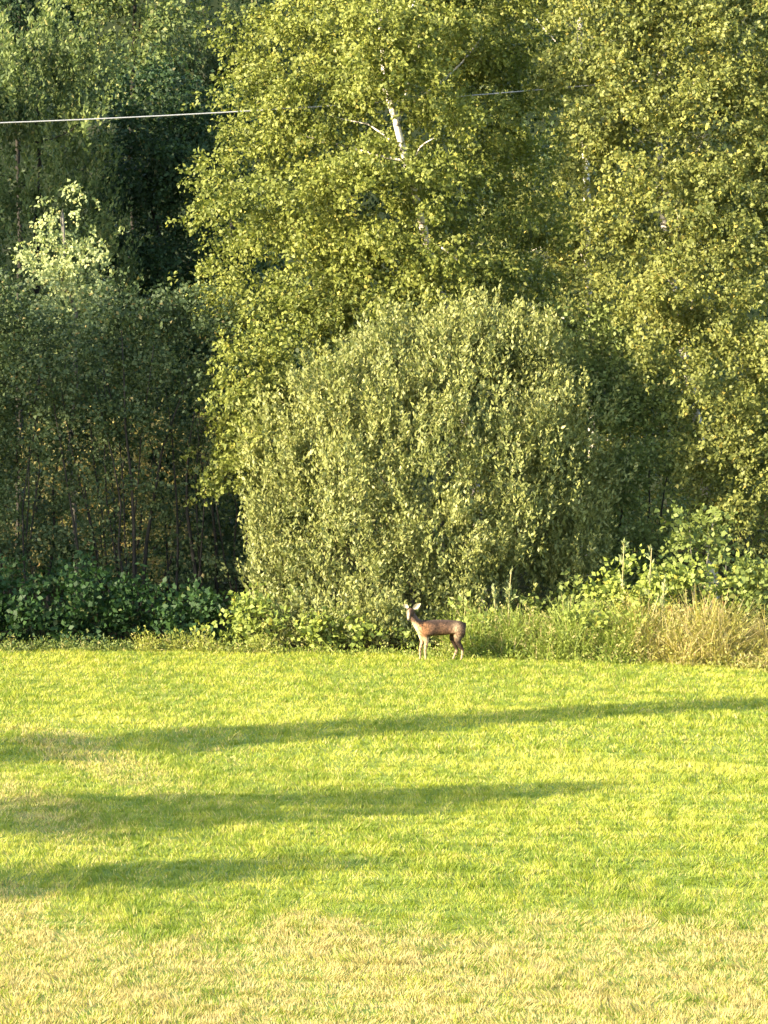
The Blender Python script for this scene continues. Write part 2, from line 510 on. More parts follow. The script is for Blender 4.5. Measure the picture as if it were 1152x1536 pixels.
# ---------------------------------------------------------------- tall unmown grass along the lawn's far edge
def tall_grass(spec, name, label):
    VV, CC = [], []
    for (x0, x1, dy0, dy1, h0, h1, n, c0, c1, strawp) in spec:
        x = x0 + (x1 - x0) * rng.random(n)
        dy = dy0 + (dy1 - dy0) * rng.random(n)
        y = edge_y(x) + dy
        cl = noise(np.stack([x, y, x * 0], axis=1), 3.0, 2)
        h = (h0 + (h1 - h0) * rng.random(n) ** 1.5) * (1 + 0.22 * cl + 0.26 * noise(np.stack([x, y, x * 0], axis=1), 1.1, 13)).clip(0.35, 1.5) * np.clip(0.35 + dy / 0.7, 0.35, 1)
        w = 0.011 + 0.012 * rng.random(n)
        an = rng.random(n) * 2 * math.pi
        ln = np.stack([rng.normal(size=n) * 0.42 + 0.08, rng.normal(size=n) * 0.38 - 0.05], axis=1) * h[:, None]
        h = h * (1 - 0.25 * np.abs(ln[:, 0]) / h)
        base = np.stack([x, y, np.full(n, -0.15)], axis=1)
        sd = np.stack([np.cos(an), np.sin(an), an * 0], axis=1) * (w * 0.5)[:, None]
        mid = base + np.stack([ln[:, 0] * 0.3, ln[:, 1] * 0.3, h * 0.6], axis=1)
        tip = base + np.stack([ln[:, 0], ln[:, 1], h], axis=1)
        q = np.stack([base - sd, base + sd, mid + sd * 0.9, mid - sd * 0.9], axis=1)
        q2 = np.stack([mid - sd * 0.9, mid + sd * 0.9, tip + sd * 0.25, tip - sd * 0.25], axis=1)
        t = rng.random((n, 1)) * 0.6 + 0.4 * (0.5 + 0.5 * cl[:, None])
        c = np.array(c0) * (1 - t) + np.array(c1) * t
        st = rng.random((n, 1)) < strawp
        c = np.where(st, np.array([0.44, 0.36, 0.16]) * (0.6 + 0.6 * rng.random((n, 1))), c)
        VV += [q.reshape(-1, 3), q2.reshape(-1, 3)]; CC += [c, c]
        # small leaves and seed heads scattered up the stalks
        k = n // 3
        pick = rng.integers(0, n, k)
        fr = 0.25 + 0.75 * rng.random((k, 1)) ** 0.7
        Cc = base[pick] * (1 - fr) + tip[pick] * fr
        Dd = norm(rng.normal(size=(k, 3)) * 0.5 + np.array([0, 0, 0.8]))
        v_, c_ = make_leaves(Cc, Dd, 0.14, 6, 0.060, 0.024, 0.035, 'birch', a=0.5, b=0.7, g=0.1)
        VV.append(v_); CC.append(0.45 * c_ + 0.55 * np.repeat(c[pick], 6, axis=0))
    V = np.concatenate(VV); c = np.concatenate(CC)
    return tag(link(name, mesh_from(name, V, len(c), 4, c, M_grass)), label, 'grass', kind='stuff')


G0, G1 = (0.12, 0.18, 0.02), (0.26, 0.31, 0.05)
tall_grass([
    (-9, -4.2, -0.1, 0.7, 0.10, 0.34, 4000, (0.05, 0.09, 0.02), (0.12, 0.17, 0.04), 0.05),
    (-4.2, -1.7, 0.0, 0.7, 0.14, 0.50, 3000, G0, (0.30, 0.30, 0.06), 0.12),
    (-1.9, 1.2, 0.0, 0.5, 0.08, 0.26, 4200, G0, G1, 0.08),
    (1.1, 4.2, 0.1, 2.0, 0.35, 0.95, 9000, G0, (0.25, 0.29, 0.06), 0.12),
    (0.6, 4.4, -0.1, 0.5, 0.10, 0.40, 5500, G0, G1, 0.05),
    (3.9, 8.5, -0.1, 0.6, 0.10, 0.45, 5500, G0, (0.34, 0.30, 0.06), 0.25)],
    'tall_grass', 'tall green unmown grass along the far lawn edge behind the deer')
tall_grass([(4.1, 8.5, 0.1, 1.9, 0.35, 1.08, 10500, (0.17, 0.18, 0.032), (0.40, 0.33, 0.08), 0.42)],
           'dry_grass', 'golden dry tall grass at the right end of the lawn edge')

# ---------------------------------------------------------------- trees and shrubs in view
d = 67.0
birchA = pxblobs(d, [
    (420, 60, 70, 70, 0, 1.0), (520, 40, 100, 90, -0.6, 1.2), (640, 40, 100, 100, -0.8, 1.2), (740, 20, 80, 80, 0.2, 1.2),
    (395, 175, 60, 65, -0.2, 1.0), (480, 160, 90, 80, -1.0, 1.1), (545, 205, 75, 70, -1.6, 0.9), (690, 150, 70, 85, -0.5, 1.1), (760, 150, 55, 80, 0.8, 1.0),
    (365, 300, 62, 62, 0.1, 1.0), (440, 290, 90, 85, -0.9, 1.2), (540, 315, 90, 80, -1.5, 1.1), (700, 290, 85, 80, -0.3, 1.1), (790, 280, 60, 90, 1.0, 1.0),
    (370, 420, 60, 70, 0, 1.0), (450, 420, 90, 80, -1.0, 1.2), (560, 420, 75, 70, -1.0, 1.0), (740, 400, 85, 70, 0.4, 1.1),
    (365, 545, 50, 80, 0, 0.9), (440, 530, 80, 90, -0.8, 1.0),
    (374, 560, 36, 60, -2.4, 0.8), (368, 640, 34, 60, -2.6, 0.8), (364, 705, 32, 40, -2.7, 0.7), (405, 640, 60, 90, -1.8, 0.8), (570, 10, 60, 50, -3.4, 0.6), (580, 92, 42, 34, -3.6, 0.5), (585, 45, 70, 55, -3.3, 0.7), (575, 100, 50, 36, -3.2, 0.6), (630, 130, 34, 40, -3.2, 0.5), (635, 380, 26, 22, -2.6, 0.4), (625, 275, 48, 30, -3.0, 0.5), (545, 250, 40, 40, -2.8, 0.6), (660, 200, 45, 60, -2.9, 0.6), (690, 400, 45, 60, -1.8, 0.7), (600, 420, 40, 60, -2.0, 0.7),
    (500, -120, 120, 120, 0, 1.7), (680, -130, 130, 130, 0, 1.7), (590, -280, 120, 130, 0, 1.6), (560, -420, 80, 120, 0, 1.1)])
plant('birch_tree', 'tall leaning silver birch with a patch of bare white trunk above the willow bush', 'tree',
      P(735, 985, d) * [1, 1, 0] - [0, 0, 0.05], birchA, 400, 'droop', 'birch', M_birch,
      trunk=[np.array([(735 - 576) * d / F, d, -0.1]), P(700, 640, d - 0.1), P(655, 440, d - 0.5), P(628, 330, d - 1.6), P(600, 220, d - 2.35), P(585, 150, d - 2.3), P(560, -60, d - 1.2), P(560, -420, d)],
      bark=M_bark_white, r0=0.085, nb=8, limb_r=0.03)

d = 65.0
birchB = pxblobs(d, [
    (890, 60, 70, 80, 0.3, 1.0), (985, 50, 90, 90, -0.5, 1.2), (1090, 60, 100, 90, -0.7, 1.2), (1190, 60, 90, 100, 0, 1.2),
    (880, 170, 60, 70, 0.4, 0.9), (960, 180, 85, 80, -0.7, 1.1), (1070, 190, 95, 85, -1.1, 1.2), (1180, 190, 90, 90, -0.4, 1.2),
    (925, 290, 65, 80, 0, 1.0), (1015, 310, 90, 80, -1.1, 1.1), (1120, 320, 90, 90, -1.1, 1.2), (1210, 320, 70, 90, 0, 1.1),
    (950, 410, 60, 75, 0, 1.0), (1040, 430, 80, 80, -1.0, 1.1), (1140, 445, 80, 80, -1.0, 1.1),
    (1000, 500, 60, 50, -0.3, 0.9), (1080, 555, 75, 75, -0.8, 1.0), (1165, 570, 80, 80, -0.8, 1.0),
    (1060, 660, 50, 65, -0.2, 0.8), (1120, 680, 75, 80, -0.8, 1.0), (1190, 690, 70, 80, -0.5, 1.0),
    (1085, 765, 45, 55, -0.2, 0.7), (1150, 800, 65, 70, -0.5, 0.9),
    (950, -90, 110, 100, 0, 1.6), (1130, -110, 130, 110, 0, 1.7), (1050, -270, 130, 130, 0, 1.6), (1050, -420, 90, 110, 0, 1.2)])
plant('birch_tree', 'tall yellow-green birch at the right, its drooping crown reaching down to the weeds', 'tree',
      P(1075, 985, d) * [1, 1, 0] - [0, 0, 0.05], birchB, 370, 'droop', 'birch_dull', M_birch,
      trunk=[np.array([(1075 - 576) * d / F, d, -0.1]), P(1050, 700, d + .6), P(1010, 450, d + .7), P(985, 200, d + .6), P(1000, -50, d + .4), P(1040, -420, d)],
      bark=M_bark_white, r0=0.085, nb=7, limb_r=0.032)

d = 72.5
birchC = pxblobs(d, [
    (800, 40, 90, 100, 0, 1.3), (800, 180, 80, 100, 0, 1.2), (850, 300, 80, 90, 0, 1.3), (790, 380, 90, 90, 0, 1.3), (860, 430, 80, 80, -0.5, 1.2),
    (700, 480, 90, 80, 0, 1.3), (820, 540, 100, 90, 0, 1.3), (930, 560, 90, 100, 0, 1.3), (960, 700, 110, 120, 0, 1.4), (1080, 640, 110, 120, 0.8, 1.4), (820, 700, 120, 110, 0.5, 1.3), (820, -120, 120, 120, 0, 1.6), (830, -280, 80, 100, 0, 1.2)])
plant('birch_tree', 'darker olive birch standing back in the gap between the two big birches', 'tree',
      P(880, 985, d) * [1, 1, 0] - [0, 0, 0.05], birchC, 250, 'droop', 'birch_dull', M_birch,
      trunk=[np.array([(880 - 576) * d / F, d, -0.1]), P(885, 640, d), P(884, 400, d - 1.3), P(872, 180, d + 0.3), P(866, 0, d - 1.2), P(830, -280, d)],
      bark=M_bark_white, r0=0.09, nb=6, limb_r=0.03, far=1.1)

# the big round willow in the middle
d = 63.8
willow = pxblobs(d, [
    (700, 540, 80, 55, 0, 1.2), (615, 560, 75, 48, -0.1, 1.2), (775, 560, 65, 65, 0.2, 1.1), (530, 610, 72, 55, -0.2, 1.2),
    (460, 665, 68, 62, -0.2, 1.1), (600, 630, 110, 90, -0.8, 1.2), (710, 620, 100, 90, -0.8, 1.2), (800, 640, 75, 90, -0.2, 1.2),
    (440, 745, 60, 74, -0.3, 1.0), (520, 730, 100, 90, -1.1, 1.2), (640, 730, 110, 90, -1.2, 1.2), (750, 740, 90, 90, -0.9, 1.2), (840, 740, 70, 90, 0.2, 1.2),
    (872, 620, 34, 34, -0.2, 0.5), (885, 700, 36, 30, -0.1, 0.5), (862, 780, 40, 40, -0.3, 0.6), (900, 830, 30, 24, -0.1, 0.5), (845, 850, 40, 30, -0.6, 0.6), (440, 830, 62, 75, -0.6, 0.9), (530, 830, 90, 80, -1.3, 1.1), (640, 830, 100, 80, -1.3, 1.1), (740, 830, 80, 70, -1.0, 1.0), (820, 830, 70, 70, 0, 1.1),
    (575, 530, 50, 45, 0, 1.0), (835, 575, 45, 50, 0.3, 0.9), (690, 508, 70, 32, 0.2, 0.9), (775, 530, 50, 34, 0.2, 0.9), (420, 685, 40, 54, -0.2, 0.8), (475, 590, 42, 40, 0.1, 0.8), (412, 800, 38, 60, -0.5, 0.7), (432, 890, 45, 60, -0.9, 0.7), (445, 950, 45, 34, -1.9, 0.6), (505, 955, 55, 32, -2.2, 0.6), (580, 955, 55, 32, -2.2, 0.6), (645, 958, 45, 30, -2.0, 0.6), (700, 950, 45, 36, -1.6, 0.6), (460, 920, 60, 62, -1.2, 0.8), (545, 925, 80, 58, -1.8, 0.8), (640, 915, 80, 58, -1.5, 0.8), (720, 900, 60, 55, -1.0, 0.8)])
st = [(np.array([1.2 + 0.35 * math.cos(a), 64 + 0.3 * math.sin(a), -0.1]), np.array([1.0 + 2.6 * math.cos(a), 64 + 1.4 * math.sin(a), 3.2 + 0.9 * math.sin(a * 3)]), 0.05, 0.012) for a in np.linspace(0, 6.0, 11)]
plant('willow_bush', 'big rounded grey-green willow bush behind the deer', 'bush', (1.2, 64.0, -0.05), willow, 420, 'shoot', 'willow', M_willow, bark=M_bark_grey, stems=st)

# shaded shrub right of the willow
d = 65.6
shr = pxblobs(d, [(860, 500, 50, 45, 0, 0.9), (900, 520, 50, 40, 0.2, 0.9), (860, 540, 60, 60, 0, 1.0), (930, 560, 60, 60, 0, 1.0), (900, 650, 90, 80, -0.3, 1.1), (985, 660, 60, 90, 0, 1.0), (880, 770, 80, 90, -0.2, 1.1),
                  (970, 790, 70, 80, 0.2, 1.0), (850, 860, 70, 50, -0.2, 0.9), (920, 880, 70, 50, 0.3, 0.9)])
st = [(P(900 + 14 * i, 985, d), P(850 + 32 * i, 640 + 20 * (i % 3), d + 0.3 * (i % 2)), 0.035, 0.01) for i in range(6)]
plant('alder_bush', 'dark shaded bush filling the hollow to the right of the rounded willow', 'bush', (4.2, 65.6, -0.05), shr, 300, 'plain', 'hollow', M_leaf, bark=M_bark_dark, stems=st)

# sunlit sapling with large leaves at the right
d = 61.6
sap = pxblobs(d, [(1035, 800, 32, 20, 0, 0.4), (1068, 785, 22, 18, 0.1, 0.4), (1012, 778, 16, 12, 0, 0.3), (1045, 835, 45, 26, 0, 0.5), (1090, 840, 30, 26, 0.1, 0.4)])
plant('elder_sapling', 'small bright green sapling with large leaves under the right birch', 'sapling', P(1060, 985, d) * [1, 1, 0] - [0, 0, 0.05], sap, 120, 'herb', 'herb', M_leaf, bark=M_bark_grey,
      stems=[(np.array([5.5, d, -0.1]), P(1035, 790, d), 0.02, 0.008), (np.array([5.55, d, -0.1]), P(1075, 765, d), 0.02, 0.008), (np.array([5.6, d, -0.1]), P(1090, 840, d), 0.015, 0.006)])

# herb clumps (nettles, raspberry) on the right
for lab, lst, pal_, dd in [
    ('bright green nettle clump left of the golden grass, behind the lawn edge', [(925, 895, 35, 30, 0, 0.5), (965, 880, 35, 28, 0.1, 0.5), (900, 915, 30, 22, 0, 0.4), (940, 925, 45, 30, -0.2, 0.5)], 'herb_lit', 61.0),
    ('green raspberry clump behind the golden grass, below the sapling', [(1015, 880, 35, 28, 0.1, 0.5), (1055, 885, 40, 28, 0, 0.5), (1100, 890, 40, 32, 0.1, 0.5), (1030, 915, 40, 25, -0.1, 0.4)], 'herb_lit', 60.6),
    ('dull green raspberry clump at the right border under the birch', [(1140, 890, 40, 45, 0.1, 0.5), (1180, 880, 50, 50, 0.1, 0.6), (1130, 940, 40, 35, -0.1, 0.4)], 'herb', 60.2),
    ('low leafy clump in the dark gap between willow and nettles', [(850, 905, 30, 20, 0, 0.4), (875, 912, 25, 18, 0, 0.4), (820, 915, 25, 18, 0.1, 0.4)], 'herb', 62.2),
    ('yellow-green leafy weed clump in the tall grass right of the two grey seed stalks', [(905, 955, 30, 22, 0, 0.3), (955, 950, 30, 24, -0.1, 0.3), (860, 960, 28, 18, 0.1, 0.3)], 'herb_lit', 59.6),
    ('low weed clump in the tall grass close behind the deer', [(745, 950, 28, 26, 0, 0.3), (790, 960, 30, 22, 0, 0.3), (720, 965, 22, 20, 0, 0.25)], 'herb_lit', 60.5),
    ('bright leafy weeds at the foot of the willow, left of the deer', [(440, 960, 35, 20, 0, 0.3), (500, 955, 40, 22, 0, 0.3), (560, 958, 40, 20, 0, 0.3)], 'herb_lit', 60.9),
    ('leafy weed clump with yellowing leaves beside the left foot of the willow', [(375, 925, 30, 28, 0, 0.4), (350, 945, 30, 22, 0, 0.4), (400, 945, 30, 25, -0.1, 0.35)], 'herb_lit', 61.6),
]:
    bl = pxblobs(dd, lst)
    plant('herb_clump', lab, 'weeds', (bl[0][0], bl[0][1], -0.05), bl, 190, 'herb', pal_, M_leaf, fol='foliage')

# rusty withered patches in the golden grass
bl = pxblobs(59.9, [(1045, 925, 22, 18, 0, 0.25), (1010, 930, 16, 15, 0, 0.2), (1075, 960, 25, 18, -0.1, 0.25)])
plant('withered_dock', 'withered orange-brown weed standing in the golden grass', 'weeds', (bl[0][0], bl[0][1], -0.05), bl, 130, 'herb', 'rusty', M_leaf, fol='foliage')

# ---------------------------------------------------------------- left side
d = 66.0
sh1 = pxblobs(d, [(18, 445, 24, 28, 0, 0.5), (-20, 460, 40, 36, 0, 0.6), (52, 478, 18, 22, 0, 0.4), (80, 770, 45, 40, 0, 0.5), (60, 840, 50, 30, 0, 0.5), (30, 515, 64, 46, 0, 1.0), (-60, 530, 80, 80, 0, 1.0), (40, 560, 80, 60, -0.3, 1.0), (-30, 620, 80, 70, 0, 1.0), (60, 640, 60, 45, 0, 0.7), (10, 720, 60, 40, 0.1, 0.7), (-50, 760, 60, 60, 0.1, 0.8), (20, 810, 50, 35, 0.1, 0.6)])
sh2 = pxblobs(d - 0.3, [(203, 452, 20, 26, 0, 0.35), (185, 468, 20, 20, 0, 0.35), (150, 478, 26, 26, 0, 0.4), (225, 470, 20, 18, 0, 0.3), (175, 690, 60, 30, 0.3, 0.5), (160, 780, 40, 26, 0.3, 0.4), (235, 850, 40, 26, 0.2, 0.4), (120, 800, 26, 30, 0.3, 0.4), (130, 545, 60, 44, 0, 0.9), (198, 520, 46, 46, 0, 0.9), (170, 580, 80, 50, -0.2, 0.9), (110, 640, 50, 35, 0, 0.6), (215, 640, 50, 38, 0, 0.7), (120, 730, 32, 35, 0, 0.45), (210, 740, 30, 30, 0, 0.45), (150, 830, 45, 25, 0, 0.45)])
sh3 = pxblobs(d - 0.1, [(272, 458, 16, 28, 0, 0.3), (262, 478, 22, 20, 0, 0.3), (325, 480, 20, 40, 0, 0.4), (300, 500, 26, 26, 0, 0.4), (340, 840, 35, 40, 0.2, 0.5), (290, 810, 40, 30, 0.2, 0.5), (290, 530, 50, 60, 0, 0.8), (330, 600, 35, 50, 0, 0.7), (265, 610, 50, 50, 0, 0.8), (300, 690, 45, 40, 0, 0.6), (345, 760, 35, 60, 0.4, 0.6), (270, 770, 45, 38, 0, 0.5), (310, 850, 50, 35, 0, 0.6), (250, 480, 30, 30, 0, 0.6)])


def fan(x0, x1, tx0, tx1, n, d, ztop):
    out = []
    for i in range(n):
        f = (i + 0.5) / n
        a = P(x0 + (x1 - x0) * f + rng.normal() * 3, 985, d + rng.normal() * 0.25); a[2] = -0.1
        b = P(tx0 + (tx1 - tx0) * f + rng.normal() * 8, ztop + rng.normal() * 25, d + rng.normal() * 0.3)
        b[0] += rng.normal() * 0.25
        out.append((a, b, 0.018 + 0.036 * rng.random() ** 2, 0.008))
    return out


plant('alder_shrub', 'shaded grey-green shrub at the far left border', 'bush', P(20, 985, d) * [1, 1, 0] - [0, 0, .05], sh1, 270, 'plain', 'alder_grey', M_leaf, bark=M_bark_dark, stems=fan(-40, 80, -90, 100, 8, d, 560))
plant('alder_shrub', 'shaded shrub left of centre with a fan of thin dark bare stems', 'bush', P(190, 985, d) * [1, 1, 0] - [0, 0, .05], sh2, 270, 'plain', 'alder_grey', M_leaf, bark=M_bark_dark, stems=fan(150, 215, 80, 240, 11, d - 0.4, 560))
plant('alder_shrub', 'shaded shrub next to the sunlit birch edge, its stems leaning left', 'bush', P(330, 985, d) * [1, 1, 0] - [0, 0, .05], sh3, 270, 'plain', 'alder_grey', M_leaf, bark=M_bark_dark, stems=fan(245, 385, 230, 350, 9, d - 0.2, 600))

d = 68.5
yt = pxblobs(d, [(95, 308, 16, 22, 0, 0.35), (95, 335, 28, 28, 0, 0.45), (68, 372, 30, 26, 0, 0.5), (120, 380, 34, 30, -0.2, 0.5), (90, 430, 55, 38, -0.2, 0.7), (135, 450, 40, 40, 0, 0.6), (110, 500, 50, 45, 0, 0.7)])
plant('young_tree', 'small pale green airy tree catching light above the shaded left shrubs', 'tree', P(110, 985, d) * [1, 1, 0] - [0, 0, .05], yt, 230, 'droop', 'pale', M_birch,
      trunk=[P(115, 985, d) * [1, 1, 0], P(110, 600, d), P(95, 320, d)], bark=M_bark_grey, r0=0.035, nb=5, limb_r=0.015)

# shrub behind the stems, sunlit glimpses put into its leaf colour
d = 70.5
gl = pxblobs(d, [(60, 700, 70, 50, 0, 0.8), (180, 660, 60, 60, 0, 0.8), (250, 720, 60, 60, 0, 0.8), (160, 770, 60, 50, 0, 0.8), (60, 800, 60, 45, 0, 0.8), (230, 830, 60, 40, 0, 0.8), (330, 660, 60, 50, 0, 0.8)])
plant('sun_glimpse_bush', 'bush behind the bare stems, its leaves coloured yellow-brown for golden sunlit glimpses', 'bush', P(170, 985, d) * [1, 1, 0] - [0, 0, .05], gl, 150, 'plain', 'sun_glimpse', M_leaf, bark=M_bark_dark, stems=fan(120, 230, 60, 300, 6, d, 660))

# bramble thickets at the foot of the left shrubs
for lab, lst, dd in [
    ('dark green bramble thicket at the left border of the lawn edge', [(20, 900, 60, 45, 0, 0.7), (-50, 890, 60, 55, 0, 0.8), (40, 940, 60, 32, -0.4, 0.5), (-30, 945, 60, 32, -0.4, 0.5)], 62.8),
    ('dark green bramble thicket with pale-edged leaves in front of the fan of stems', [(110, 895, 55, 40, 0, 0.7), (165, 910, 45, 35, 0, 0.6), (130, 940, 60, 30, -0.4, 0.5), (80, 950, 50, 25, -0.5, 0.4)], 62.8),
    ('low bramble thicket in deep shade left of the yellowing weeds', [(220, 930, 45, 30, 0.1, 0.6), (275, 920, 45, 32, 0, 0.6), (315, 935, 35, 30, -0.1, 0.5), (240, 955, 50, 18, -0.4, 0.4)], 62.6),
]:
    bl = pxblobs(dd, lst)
    plant('bramble_thicket', lab, 'brambles', (bl[0][0], bl[0][1], -0.05), bl, 220, 'herb', 'herb_shaded', M_leaf, fol='foliage')

# tall trees behind on the left
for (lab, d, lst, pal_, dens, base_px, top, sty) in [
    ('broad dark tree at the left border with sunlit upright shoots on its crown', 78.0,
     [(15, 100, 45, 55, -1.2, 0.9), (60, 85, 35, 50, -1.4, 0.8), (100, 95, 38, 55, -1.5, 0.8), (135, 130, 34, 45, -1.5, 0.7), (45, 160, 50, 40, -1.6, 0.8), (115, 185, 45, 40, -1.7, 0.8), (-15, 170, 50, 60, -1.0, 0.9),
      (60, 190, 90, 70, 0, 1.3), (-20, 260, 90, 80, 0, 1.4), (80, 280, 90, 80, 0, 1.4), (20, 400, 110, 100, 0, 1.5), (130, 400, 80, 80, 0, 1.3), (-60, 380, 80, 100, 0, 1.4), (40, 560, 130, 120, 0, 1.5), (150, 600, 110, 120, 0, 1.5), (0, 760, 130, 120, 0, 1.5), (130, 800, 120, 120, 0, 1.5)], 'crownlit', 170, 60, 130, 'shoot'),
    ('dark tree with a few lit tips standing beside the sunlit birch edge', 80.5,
     [(245, 140, 30, 35, -1.0, 0.7), (215, 165, 30, 35, -1.0, 0.7), (240, 200, 60, 60, -0.2, 1.2), (200, 250, 60, 60, 0, 1.3), (290, 250, 60, 70, 0, 1.3), (320, 210, 40, 60, 0.3, 1.1), (190, 330, 70, 80, 0, 1.4), (280, 350, 80, 80, 0, 1.4), (220, 440, 100, 80, 0, 1.4), (330, 430, 60, 80, 0.3, 1.3), (250, 600, 120, 110, 0, 1.5), (350, 640, 90, 120, 0, 1.5), (250, 790, 130, 120, 0, 1.5), (370, 820, 100, 120, 0, 1.5)], 'alder_shaded', 230, 240, 190, 'plain'),
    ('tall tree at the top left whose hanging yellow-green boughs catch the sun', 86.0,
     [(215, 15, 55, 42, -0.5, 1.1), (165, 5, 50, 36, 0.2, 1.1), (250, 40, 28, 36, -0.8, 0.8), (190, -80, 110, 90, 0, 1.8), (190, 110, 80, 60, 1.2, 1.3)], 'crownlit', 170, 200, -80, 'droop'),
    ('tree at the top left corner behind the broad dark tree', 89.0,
     [(40, 20, 90, 50, 0, 1.6), (-60, 60, 90, 90, 0, 1.8), (60, 100, 110, 80, 0.6, 1.6), (0, -90, 110, 90, 0, 1.8)], 'alder_shaded', 170, 30, -60, 'plain'),
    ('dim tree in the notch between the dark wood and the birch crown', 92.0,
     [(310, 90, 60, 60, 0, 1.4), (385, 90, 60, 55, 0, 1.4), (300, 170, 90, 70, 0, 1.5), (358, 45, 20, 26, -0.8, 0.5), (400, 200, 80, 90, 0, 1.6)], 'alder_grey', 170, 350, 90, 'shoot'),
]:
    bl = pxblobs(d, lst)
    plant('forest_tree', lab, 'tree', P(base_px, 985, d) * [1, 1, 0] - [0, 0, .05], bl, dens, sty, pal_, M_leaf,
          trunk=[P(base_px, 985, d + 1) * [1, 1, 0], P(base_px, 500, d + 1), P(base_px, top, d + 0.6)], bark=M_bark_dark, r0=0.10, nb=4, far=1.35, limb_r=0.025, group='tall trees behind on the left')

# the wood closing the view behind everything
V_, C_ = [], []
blobs = []
for i in range(26):
    x = -15 + 30 * (i + rng.random()) / 26
    y = 84 + 14 * rng.random() if x > -3 else 95 + 5 * rng.random()
    top = 12.6 if -5.0 < x < -3.2 else 16.5 + 1.5 * rng.random()
    for k in range(4):
        blobs.append((x + rng.normal() * 0.8, y + rng.normal(), top * (0.12 + 0.25 * k), 2.0, 1.8, 2.3))
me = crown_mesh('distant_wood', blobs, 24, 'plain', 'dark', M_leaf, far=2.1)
STATS.append(('distant_wood', len(me.polygons)))
tag(link('distant_wood', me), 'dark mass of wood closing the view behind the birches', 'wood', kind='stuff')

# ---------------------------------------------------------------- trees out of frame on the left whose shadows cross the scene
def spruce(x, y, h, r, lab, dens=18):
    base = np.array([x, y, -0.05])
    t = thing('spruce_tree', lab, 'tree', base, 'tall trees left of the frame')
    n = int(dens * h * r * 3)
    tt = rng.random(n) ** 0.8
    z = h * (0.08 + 0.92 * (1 - tt)); rr = r * np.clip(tt * 2.0, 0.06, 1.0) ** 0.7 * (0.25 + 0.75 * rng.random(n)) * (1 + 0.2 * np.sin(z * 4))
    a = rng.random(n) * 6.283
    rr = rr * (1 + 0.35 * np.sin(a * 3 + z * 1.3) + 0.2 * np.sin(a * 5 - z * 2.9))
    p = np.stack([np.cos(a) * rr, np.sin(a) * rr, z], axis=1)
    D = norm(np.stack([np.cos(a), np.sin(a), -0.25 + 0 * a], axis=1) + rng.normal(size=(n, 3)) * 0.2)
    V, c = make_leaves(p, D, 0.5, 9, 0.26, 0.12, 0.09, 'dark')
    link('crown', mesh_from('crown', V, len(c), 4, c, M_leaf), t)
    tube('trunk', [(0, 0, -0.05), (0, 0, h * 0.5), (0, 0, h * 0.97)], [r * 0.12, r * 0.07, 0.02], M_bark_dark, t, 8)
    STATS.append(('spruce', len(c)))


def caster(tipx, tipy, h, r, lab, dens=18):
    L = h / math.tan(SUN_EL)
    spruce(tipx - SX * L, tipy - SY * L, h, r, lab, dens)


caster(8.5, 53.3, 14.5, 1.15, 'slender dark spruce, the tallest of three left of the lawn', 19)
caster(2.5, 42.4, 9.6, 2.5, 'broad dark spruce, the middle one of three left of the lawn', 12)
caster(-0.45, 35.8, 8.0, 1.0, 'thin small spruce, nearest of three left of the lawn', 20)
for (x, y, h, r, lab) in [
    (-20.5, 56.6, 12.6, 2.0, 'broad spruce at the near end of the row beyond the lawn, left of the frame'),
    (-22.5, 59.2, 13.2, 2.3, 'second broad spruce of the row left of the frame'),
    (-24.0, 64.4, 16.5, 2.6, 'third broad spruce of the row left of the frame'),
    (-25.0, 66.9, 17.6, 2.8, 'unseen broad spruce added for its shade between the third and the highest of the row left of the frame'),  # added to widen the shade on the upper-left trees
    (-27.5, 69.0, 19.5, 3.0, 'unseen spruce added for its shade, set back behind the fourth of the row left of the frame'),  # added beside the highest spruce to broaden its shadow
    (-26.0, 68.0, 18.4, 3.0, 'fourth and highest spruce of the row left of the frame'),
    (-28.0, 73.5, 18.2, 3.2, 'farthest spruce of the row left of the frame'),
]:
    spruce(x, y, h, r, lab, 15)

# ---------------------------------------------------------------- seed stalks rising from the weeds
M_stalk = noise_mat('dry_stalk', [(0.2, (0.20, 0.17, 0.07)), (0.8, (0.36, 0.31, 0.14))], 12)
for lab, px, ytop, dd, lean in [
    ('tall grey-green seed stalk in front of the dark bush, left of the pair', 933, 815, 60.6, 0.02),
    ('tall grey-green seed stalk in front of the dark bush, right of the pair', 973, 822, 60.4, 0.03),
    ('straw-coloured dead stalk with two arms between the willow and the dark gap', 762, 855, 60.9, 0.04),
    ('golden dead stalk rising highest from the dry grass', 992, 868, 59.8, 0.05),
    ('short straw stalk left of the dead stalk with two arms', 745, 880, 60.9, -0.04),
]:
    b = P(px, 985, dd); b[2] = -0.04
    tp = P(px, ytop, dd) - b + np.array([0, 0, 0.0])
    h = float(tp[2])
    t = thing('seed_stalk', lab, 'stalk', b, 'tall dry stalks in the grass')
    pts = [np.array([lean * h * s * s, 0.02 * math.sin(s * 5), h * s]) for s in np.linspace(0, 1, 7)]
    tube('stem', pts, np.linspace(0.014, 0.007, 7), M_stalk, t, 5)
    n = 10
    zz = 0.55 + 0.45 * rng.random(n)
    C = np.stack([lean * h * zz * zz, 0 * zz, h * zz], axis=1)
    D = norm(np.stack([rng.normal(size=n) * 0.3, rng.normal(size=n) * 0.3, np.ones(n)], axis=1))
    V, c = make_leaves(C, D, 0.12, 9, 0.07, 0.025, 0.012, 'pale', a=0.8, b=0.4, g=0)
    link('seed_head', mesh_from('seed_head', V, len(c), 4, c, M_grass), t)

